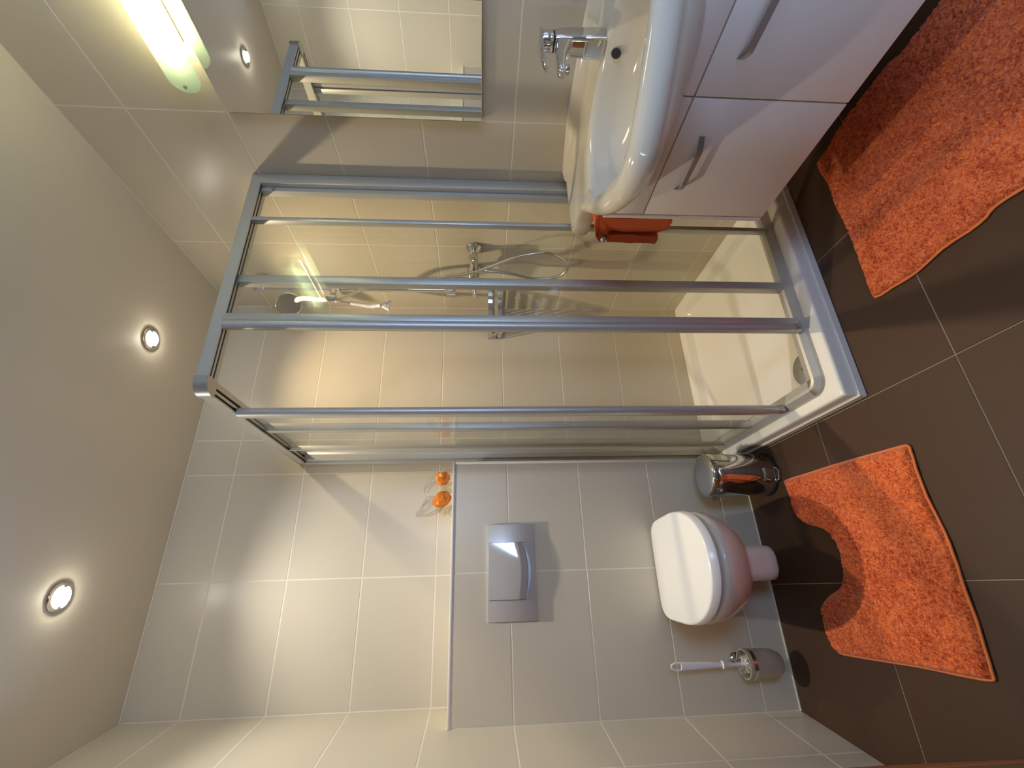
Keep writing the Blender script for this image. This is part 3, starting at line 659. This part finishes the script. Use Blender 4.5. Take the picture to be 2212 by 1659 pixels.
O0 = oring(0, 0); Eo = ering(1.51, 0.262, 0.318, 2.2, 0)
rings = [ering(1.62, 0.04, 0.06, 2, 0.650), ering(1.60, 0.115, 0.17, 2, 0.656), ering(1.58, 0.142, 0.225, 2.1, 0.678), ering(1.55, 0.196, 0.275, 2.2, 0.718), ering(1.52, 0.245, 0.300, 2.2, 0.752), mix(O0, Eo, 0.92, 0.764),
         mix(O0, Eo, 0.45, 0.772), mix(O0, Eo, 0.12, 0.777), oring(0.006, 0.781), oring(0.001, 0.790), oring(0, 0.800), oring(0.002, 0.812), oring(0.010, 0.824), oring(0.022, RZ-0.001), oring(0.034, RZ)]
In = ering(1.490, 0.197, 0.258, 2.4, 0)
deck0 = oring(0.050, RZ-0.003)
def limit(ring, inset):
    out = []
    for v in ring:
        th = math.atan2(v.y-YB, v.x-bc0.x) % (2*PI); f = th/(2*PI)*NB; i = int(f) % NB; rm = OR[i]*(1-(f-int(f)))+OR[(i+1) % NB]*(f-int(f))-inset
        r = math.hypot(v.y-YB, v.x-bc0.x); k = min(1, rm/max(r, 1e-6)); out.append(Vector((bc0.x+(v.x-bc0.x)*k, YB+(v.y-YB)*k, v.z)))
    return out
rings[:8] = [limit(r, q) for r, q in zip(rings[:8], (0.05, 0.05, 0.05, 0.04, 0.03, 0.022, 0.016, 0.010))]
rings += [deck0, mix(deck0, In, 0.35, RZ-0.010), mix(deck0, In, 0.70, RZ-0.010), mix(deck0, In, 0.93, RZ-0.007), mix(deck0, In, 1.0, RZ-0.011),
          ering(1.490, 0.190, 0.250, 2.4, RZ-0.024), ering(1.492, 0.182, 0.240, 2.4, RZ-0.060), ering(1.495, 0.165, 0.215, 2.3, RZ-0.095), ering(1.50, 0.125, 0.165, 2.1, RZ-0.122), ering(1.50, 0.065, 0.09, 2, RZ-0.134), ering(1.50, 0.024, 0.024, 2, RZ-0.138)]
wbs = thing('washbasin', 'wide white ceramic washbasin with side wings on the vanity cabinet', 'washbasin', (bc0.x, YB, 0.655))
bm = new(); loft(bm, [clampx(r) for r in rings]); obj('ceramic_bowl', bm, M_BASIN, wbs, 75)
bm = new(); rr_ = []
for k in range(41):
    sy = -0.512+1.024*k/40; e = 1-abs(sy)/0.512; top = 0.838+0.028*min(1, (e/0.55)**0.7 if e > 0 else 0); wd_ = 0.018+0.012*min(1, e*2)
    rr_.append([Vector((x, YB+sy, z)) for x, z in ((R-0.001, RZ-0.012), (R-0.001, top), (R-0.006, top+0.0005), (R-wd_*0.6, top-0.004), (R-wd_-0.004, RZ+0.000), (R-wd_-0.010, RZ-0.012))])
loft(bm, rr_); obj('upstand', bm, M_BASIN, wbs, 50)
bm = new(); on = Vector((-0.93, 0.0, 0.36)).normalized()
lathe(bm, [(0.0125, 0.0), (0.0125, 0.0015), (0.001, 0.0015)], (1.674, -1.200, RZ-0.038), 24, on); obj('overflow_hole', bm, M_DARK, wbs)
bm = new(); lathe(bm, [(0.03, 0), (0.031, 0.003), (0.026, 0.006), (0.002, 0.008)], (1.50, YB, RZ-0.138), 28); obj('drain_plug', bm, M_CHR, wbs, 40)

# basin tap
fx_, fy_ = 1.712, -1.199
ft = thing('basin_tap', 'chrome single-lever basin tap standing at the back of the washbasin', 'tap', (fx_, fy_, RZ-0.010))
zb_ = RZ-0.004
def sq_ring(cx, cy, a, b_, z, e=5, n=32): return superell(cx, cy, a, b_, e, n, z)
bm = new(); loft(bm, [sq_ring(fx_, fy_, 0.027, 0.029, zb_-0.006), sq_ring(fx_, fy_, 0.028, 0.030, zb_+0.004), sq_ring(fx_, fy_, 0.027, 0.028, zb_+0.05), sq_ring(fx_+0.001, fy_, 0.025, 0.0255, zb_+0.10), sq_ring(fx_+0.001, fy_, 0.0245, 0.024, zb_+0.122, 3), sq_ring(fx_+0.001, fy_, 0.0235, 0.0235, zb_+0.1245, 2)])
obj('body', bm, M_CHR, ft, 40)
bm = new()
sp = []
for x, zc, hw, hh in ((fx_-0.005, 0.922, 0.023, 0.026), (fx_-0.035, 0.932, 0.021, 0.020), (fx_-0.075, 0.940, 0.018, 0.013), (fx_-0.110, 0.942, 0.0165, 0.011), (fx_-0.128, 0.941, 0.0145, 0.010), (fx_-0.136, 0.940, 0.010, 0.006)):
    sp.append([Vector((x, fy_+hw*sgn(math.cos(a))*abs(math.cos(a))**0.6, zc+hh*sgn(math.sin(a))*abs(math.sin(a))**0.6)) for a in [2*PI*k/24 for k in range(24)]])
loft(bm, sp); spo = obj('spout', bm, M_CHR, ft, 40)
bm = new(); lathe(bm, [(0.0115, 0), (0.0120, 0.002), (0.0120, 0.013), (0.008, 0.014)], (fx_-0.114, fy_, 0.935), 24, (0, 0, -1)); obj('aerator', bm, M_CHR, spo, 40)
bm = new(); lathe(bm, [(0.0235, 0), (0.0245, 0.002), (0.0245, 0.024), (0.022, 0.028), (0.004, 0.029)], (fx_+0.001, fy_, zb_+0.128), 32); lvb = obj('lever_cap', bm, M_CHR, ft, 40)
bm = new()
lv = []; lz = zb_+0.158
for x, zc, hw, hh in ((fx_+0.024, lz, 0.021, 0.004), (fx_+0.0, lz+.001, 0.025, 0.006), (fx_-0.03, lz+.002, 0.022, 0.006), (fx_-0.07, lz, 0.015, 0.004), (fx_-0.10, lz-.005, 0.012, 0.003), (fx_-0.116, lz-.010, 0.008, 0.002)):
    lv.append([Vector((x, fy_+hw*sgn(math.cos(a))*abs(math.cos(a))**0.6, zc+hh*sgn(math.sin(a))*abs(math.sin(a))**0.6)) for a in [2*PI*k/24 for k in range(24)]])
loft(bm, lv); obj('lever', bm, M_CHR, lvb, 40)
bm = new(); lathe(bm, [(0.0238, 0), (0.0238, 0.004)], (fx_+0.001, fy_, zb_+0.1245), 28); obj('seal_ring', bm, M_DARK, ft)

# towel holder and towel at the side of the cabinet
hdx = 1.432
th_ = thing('towel_holder', 'short towel bar with a round silver end knob on the side of the vanity cabinet', 'towel holder', (1.66, CY1, 0.752))
bm = new(); tube(bm, [(hdx+0.004, -0.792, 0.752), (1.66, -0.792, 0.752), (1.672, -0.800, 0.752), (1.676, -0.815, 0.752), (1.676, CY1+0.001, 0.752)], 0.006, 12); obj('bar', bm, M_CHR, th_, 40)
bm = new(); bmesh.ops.create_uvsphere(bm, u_segments=20, v_segments=12, radius=0.0105); bmesh.ops.translate(bm, verts=bm.verts, vec=(hdx, -0.790, 0.752)); obj('knob', bm, M_SATIN, th_, 60)
# folded towel: thick layered loop over the bar
bm = new()
near = [(-0.8705, 0.575), (-0.8715, 0.70), (-0.8710, 0.785), (-0.845, 0.793), (-0.805, 0.782), (-0.778, 0.772), (-0.768, 0.756), (-0.765, 0.70), (-0.762, 0.62), (-0.763, 0.576), (-0.772, 0.571), (-0.792, 0.574), (-0.796, 0.60), (-0.797, 0.68), (-0.800, 0.735), (-0.806, 0.741), (-0.812, 0.735), (-0.815, 0.68), (-0.816, 0.60), (-0.819, 0.566), (-0.830, 0.553), (-0.850, 0.550), (-0.864, 0.556)]
sec = catmull([(p[0], p[1], 0) for p in near], 4, closed=True)
rings = []
NX = 28
for k in range(NX+1):
    t = k/NX; x = 1.445+0.21*t; e = min(t, 1-t)*NX; sh = 1-0.0*(e < 1)
    cyy = -0.815; czz = 0.66; rr = []
    for i, p in enumerate(sec):
        dy = 0.0025*mnoise.noise(Vector((x*18, p.y*14, i*0.02))); s = 0.985 if e < 0.5 else 1
        rr.append(Vector((x+(0.004 if k == 0 else 0)*math.sin(i), (p.x-cyy)*s+cyy+dy*(0.5 if p.x < -0.86 else 1)+(0.001 if p.x < -0.86 else 0), (p.y-czz)*s+czz+0.003*mnoise.noise(Vector((x*9, p.x*20, 3))))))
    rings.append(rr)
loft(bm, rings)
tag(obj('hand_towel', bm, M_TOW, None, 60), 'folded orange hand towel hanging over the bar beside the vanity cabinet', 'towel')

# mirror
mi = thing('wall_mirror', 'frameless rectangular mirror on the tiled wall above the washbasin', 'mirror', (R, YC, 1.139))
MX = R-0.010
boxo('backing', M_MIRE, mi, MX+0.0005, R-0.001, -1.560, -0.9095, 1.138, 1.9245)
bm = new(); bx(bm, MX-0.004, MX, -1.561, -0.9085, 1.1375, 1.925, bev=0.0008, seg=1); obj('mirror_glass', bm, M_MIR, mi)

# lamp above mirror
lm = thing('mirror_lamp', 'lit tube lamp with a rounded satin glass cover above the mirror', 'lamp', (R, YC, 1.96))
boxo('base', M_HAND, lm, R-0.010, R-0.001, YC-0.14, YC+0.14, 1.945, 1.985, bev=0.003)
bm = new(); half_l = 0.233; zc_, hh_ = 1.962, 0.042; poly = []
for k in range(17): a = -PI/2+PI*k/16; poly.append((YC+half_l-hh_+hh_*math.cos(a), zc_+hh_*math.sin(a)))
for k in range(17): a = PI/2+PI*k/16; poly.append((YC-half_l+hh_+hh_*math.cos(a), zc_+hh_*math.sin(a)))
prism(bm, poly, 1.742, 1.747, 'x'); gc = obj('glass_cover', bm, M_LAMPG, lm, 30)
for s in (-1, 1):
    bm = new(); lathe(bm, [(0.005, 0), (0.005, 0.003)], (1.7415, YC+s*(half_l-0.018), zc_+0.006), 14, (-1, 0, 0)); obj('screw', bm, M_HAND, gc, 40)
bm = new(); tube(bm, [(1.776, YC-0.162, zc_), (1.776, YC-0.145, zc_), (1.776, YC+0.145, zc_), (1.776, YC+0.162, zc_)], [0.012, 0.026, 0.026, 0.012], 24); obj('tube_bulb', bm, M_TUBE, lm, 40)

# ceiling spots
def spot(label, x, y, col):
    t = thing('ceiling_spot', label, 'ceiling light', (x, y, ZC), 'recessed halogen ceiling spots')
    bm = new(); lathe(bm, [(0.044, 0), (0.045, -0.003), (0.040, -0.006), (0.034, -0.006), (0.029, 0.0)], (x, y, ZC), 40, cap0=False, cap1=False); obj('trim_ring', bm, M_CHR, t, 40)
    bm = new(); lathe(bm, [(0.006, 0.0), (0.018, -0.004), (0.024, -0.010), (0.024, -0.014), (0.012, -0.017), (0.002, -0.018)], (x, y, ZC), 28); obj('bulb', bm, M_BULB, t, 50)
    l = bpy.data.lights.new('spot_light', 'SPOT'); l.energy = SPOT_W; l.color = col; l.shadow_soft_size = 0.02; l.spot_size = math.radians(122); l.spot_blend = 1.0
    o = bpy.data.objects.new('spot_light', l); C.objects.link(o); o.parent = t; o.location = (0, 0, -0.03)
    lc = bpy.data.lights.new('spot_core', 'SPOT'); lc.energy = SPOT_W*0.85; lc.color = col; lc.shadow_soft_size = 0.02; lc.spot_size = math.radians(66); lc.spot_blend = 1.0
    oc = bpy.data.objects.new('spot_core', lc); C.objects.link(oc); oc.parent = t; oc.location = (0, 0, -0.03)
    return t
spot('lit recessed ceiling spot above the toilet', 0.448, -0.266, (0.94, 0.89, 0.81))
spot('lit recessed ceiling spot above the shower', 1.368, -0.254, (1.0, 0.78, 0.50))

# ================================================================== MATS
def vnoise(x, y, seed):
    """smooth value noise, vectorised"""
    r_ = np.random.default_rng(seed); T = r_.random((256, 256))
    xi = np.floor(x).astype(int); yi = np.floor(y).astype(int); fx__ = x-xi; fy__ = y-yi
    fx__ = fx__*fx__*(3-2*fx__); fy__ = fy__*fy__*(3-2*fy__)
    g = lambda a, b_: T[a % 256, b_ % 256]
    return (g(xi, yi)*(1-fx__)+g(xi+1, yi)*fx__)*(1-fy__)+(g(xi, yi+1)*(1-fx__)+g(xi+1, yi+1)*fx__)*fy__
def mat_mesh(name, outline, label, cat, loc, step=0.0032, seed=3, folds=()):
    P = np.array([(p[0], p[1]) for p in outline]); n = len(P); Q = np.roll(P, -1, axis=0)
    x0, y0 = P.min(0)-step; x1, y1 = P.max(0)+step
    xs = np.arange(x0, x1+step, step); ys = np.arange(y0, y1+step, step); X, Y = np.meshgrid(xs, ys, indexing='ij')
    best = np.full(X.shape, 1e9); bxp = np.zeros(X.shape); byp = np.zeros(X.shape); inside = np.zeros(X.shape, bool)
    for a, b_ in zip(P, Q):
        d = b_-a; L = max(1e-12, d@d); t = np.clip(((X-a[0])*d[0]+(Y-a[1])*d[1])/L, 0, 1); qx = a[0]+t*d[0]; qy = a[1]+t*d[1]
        ds = (X-qx)**2+(Y-qy)**2; m_ = ds < best; best[m_] = ds[m_]; bxp[m_] = qx[m_]; byp[m_] = qy[m_]
        cnd = ((a[1] > Y) != (b_[1] > Y)); xx = (b_[0]-a[0])*(Y-a[1])/((b_[1]-a[1]) or 1e-12)+a[0]; inside ^= cnd & (X < xx)
    dist = np.sqrt(best); d = np.where(inside, dist, 0.0)
    keep = inside | (dist < step*1.01)
    X = np.where(inside, X, bxp); Y = np.where(inside, Y, byp)
    e = np.clip(d/0.014, 0, 1); e = e*(2-e)
    wx = X+0.003*(vnoise(X*140, Y*140, seed+9)-.5)*2; wy = Y+0.003*(vnoise(X*140, Y*140, seed+10)-.5)*2
    tuft = vnoise(wx*190, wy*190, seed)*0.4+vnoise(wx*95, wy*95, seed+1)*0.6
    tuft = 1-np.abs(tuft-0.5)*3.2
    Z = 0.005+0.009*e+0.0078*np.clip(tuft, -0.8, 1)*np.clip(d/0.008, 0, 1)+0.004*vnoise(X*9, Y*9, seed+5)*e
    for (ax_, ay_, bx_, by_, wdt, dep) in folds:
        dx, dy = bx_-ax_, by_-ay_; L = dx*dx+dy*dy; t = np.clip(((X-ax_)*dx+(Y-ay_)*dy)/L, 0, 1)
        q = np.sqrt((X-ax_-t*dx)**2+(Y-ay_-t*dy)**2); Z -= dep*np.exp(-(q/wdt)**2)*e
    Z = np.where(d <= 0, 0.002, np.maximum(Z, 0.003))
    idx = -np.ones(X.shape, int)
    cell = keep[:-1, :-1] & keep[1:, :-1] & keep[1:, 1:] & keep[:-1, 1:] & (inside[:-1, :-1] | inside[1:, :-1] | inside[1:, 1:] | inside[:-1, 1:])
    used = np.zeros(X.shape, bool)
    for sl_ in ((slice(None, -1), slice(None, -1)), (slice(1, None), slice(None, -1)), (slice(1, None), slice(1, None)), (slice(None, -1), slice(1, None))): used[sl_] |= cell
    idx[used] = np.arange(used.sum()); verts = np.stack([X[used]-loc[0], Y[used]-loc[1], Z[used]-loc[2]], 1)
    i, j = np.nonzero(cell); faces = np.stack([idx[i, j], idx[i+1, j], idx[i+1, j+1], idx[i, j+1]], 1)
    me = bpy.data.meshes.new('pile'); me.from_pydata(verts.tolist(), [], faces.tolist()); me.update(); me.materials.append(M_MAT)
    me.polygons.foreach_set('use_smooth', [True]*len(me.polygons))
    root = thing(name, label, cat, loc); o = bpy.data.objects.new('pile', me); C.objects.link(o); o.parent = root
    pts = [Vector((p[0], p[1], 0.0050+0.001*math.sin(p[0]*170+p[1]*130))) for p in outline]; pts.append(pts[0]); pts.append(pts[1]); bm = new()
    tube(bm, pts, [0.0036]*len(pts), 8); obj('hem', bm, M_HEM, root, 60)
    return root
cm = [(0.767, -0.272), (0.764, -0.40), (0.760, -0.565), (0.753, -0.70), (0.749, -0.776), (0.744, -0.790), (0.730, -0.792), (0.66, -0.786), (0.587, -0.788), (0.50, -0.796), (0.42, -0.790), (0.331, -0.786), (0.26, -0.778),
      (0.222, -0.774), (0.211, -0.764), (0.210, -0.70), (0.213, -0.582), (0.211, -0.44), (0.211, -0.310), (0.220, -0.285), (0.243, -0.270), (0.295, -0.269), (0.335, -0.274), (0.352, -0.285), (0.374, -0.325), (0.392, -0.372), (0.412, -0.402), (0.445, -0.422), (0.480, -0.432), (0.512, -0.434),
      (0.545, -0.425), (0.570, -0.408), (0.590, -0.372), (0.605, -0.325), (0.622, -0.293), (0.645, -0.279), (0.678, -0.272), (0.72, -0.272), (0.757, -0.266)]
cm = [(p.x, p.y) for p in catmull([(a, b_, 0) for a, b_ in cm], 3, closed=True)]
mat_mesh('toilet_mat', cm, 'orange contour mat with a curved cut-out lying in front of the toilet', 'bath mat', (0.49, -0.53, 0), seed=5,
         folds=((0.70, -0.55, 0.60, -0.40, 0.012, 0.003), (0.5, -0.62, 0.52, -0.45, 0.012, 0.003)))
bmo = [(1.700, -0.872), (1.60, -0.880), (1.50, -0.874), (1.404, -0.879), (1.28, -0.874), (1.185, -0.868), (1.163, -0.877), (1.158, -0.93), (1.152, -1.00), (1.162, -1.08), (1.158, -1.17), (1.170, -1.21), (1.161, -1.30), (1.165, -1.45), (1.160, -1.60), (1.164, -1.735), (1.180, -1.750),
       (1.30, -1.748), (1.50, -1.752), (1.695, -1.748), (1.712, -1.735), (1.716, -1.60), (1.712, -1.45), (1.716, -1.34), (1.714, -1.21), (1.728, -1.18), (1.728, -1.02), (1.708, -0.93)]
bmo = [(p.x, p.y) for p in catmull([(a, b_, 0) for a, b_ in bmo], 3, closed=True)]
mat_mesh('bath_mat', bmo, 'large orange rectangular bath mat on the floor below the vanity cabinet', 'bath mat', (1.44, -1.31, 0), seed=11,
         folds=((1.45, -0.95, 1.22, -0.92, 0.006, 0.008), (1.70, -1.05, 1.55, -1.10, 0.010, 0.005), (1.3, -1.0, 1.32, -1.4, 0.010, 0.004), (1.5, -1.2, 1.3, -1.22, 0.008, 0.004)))
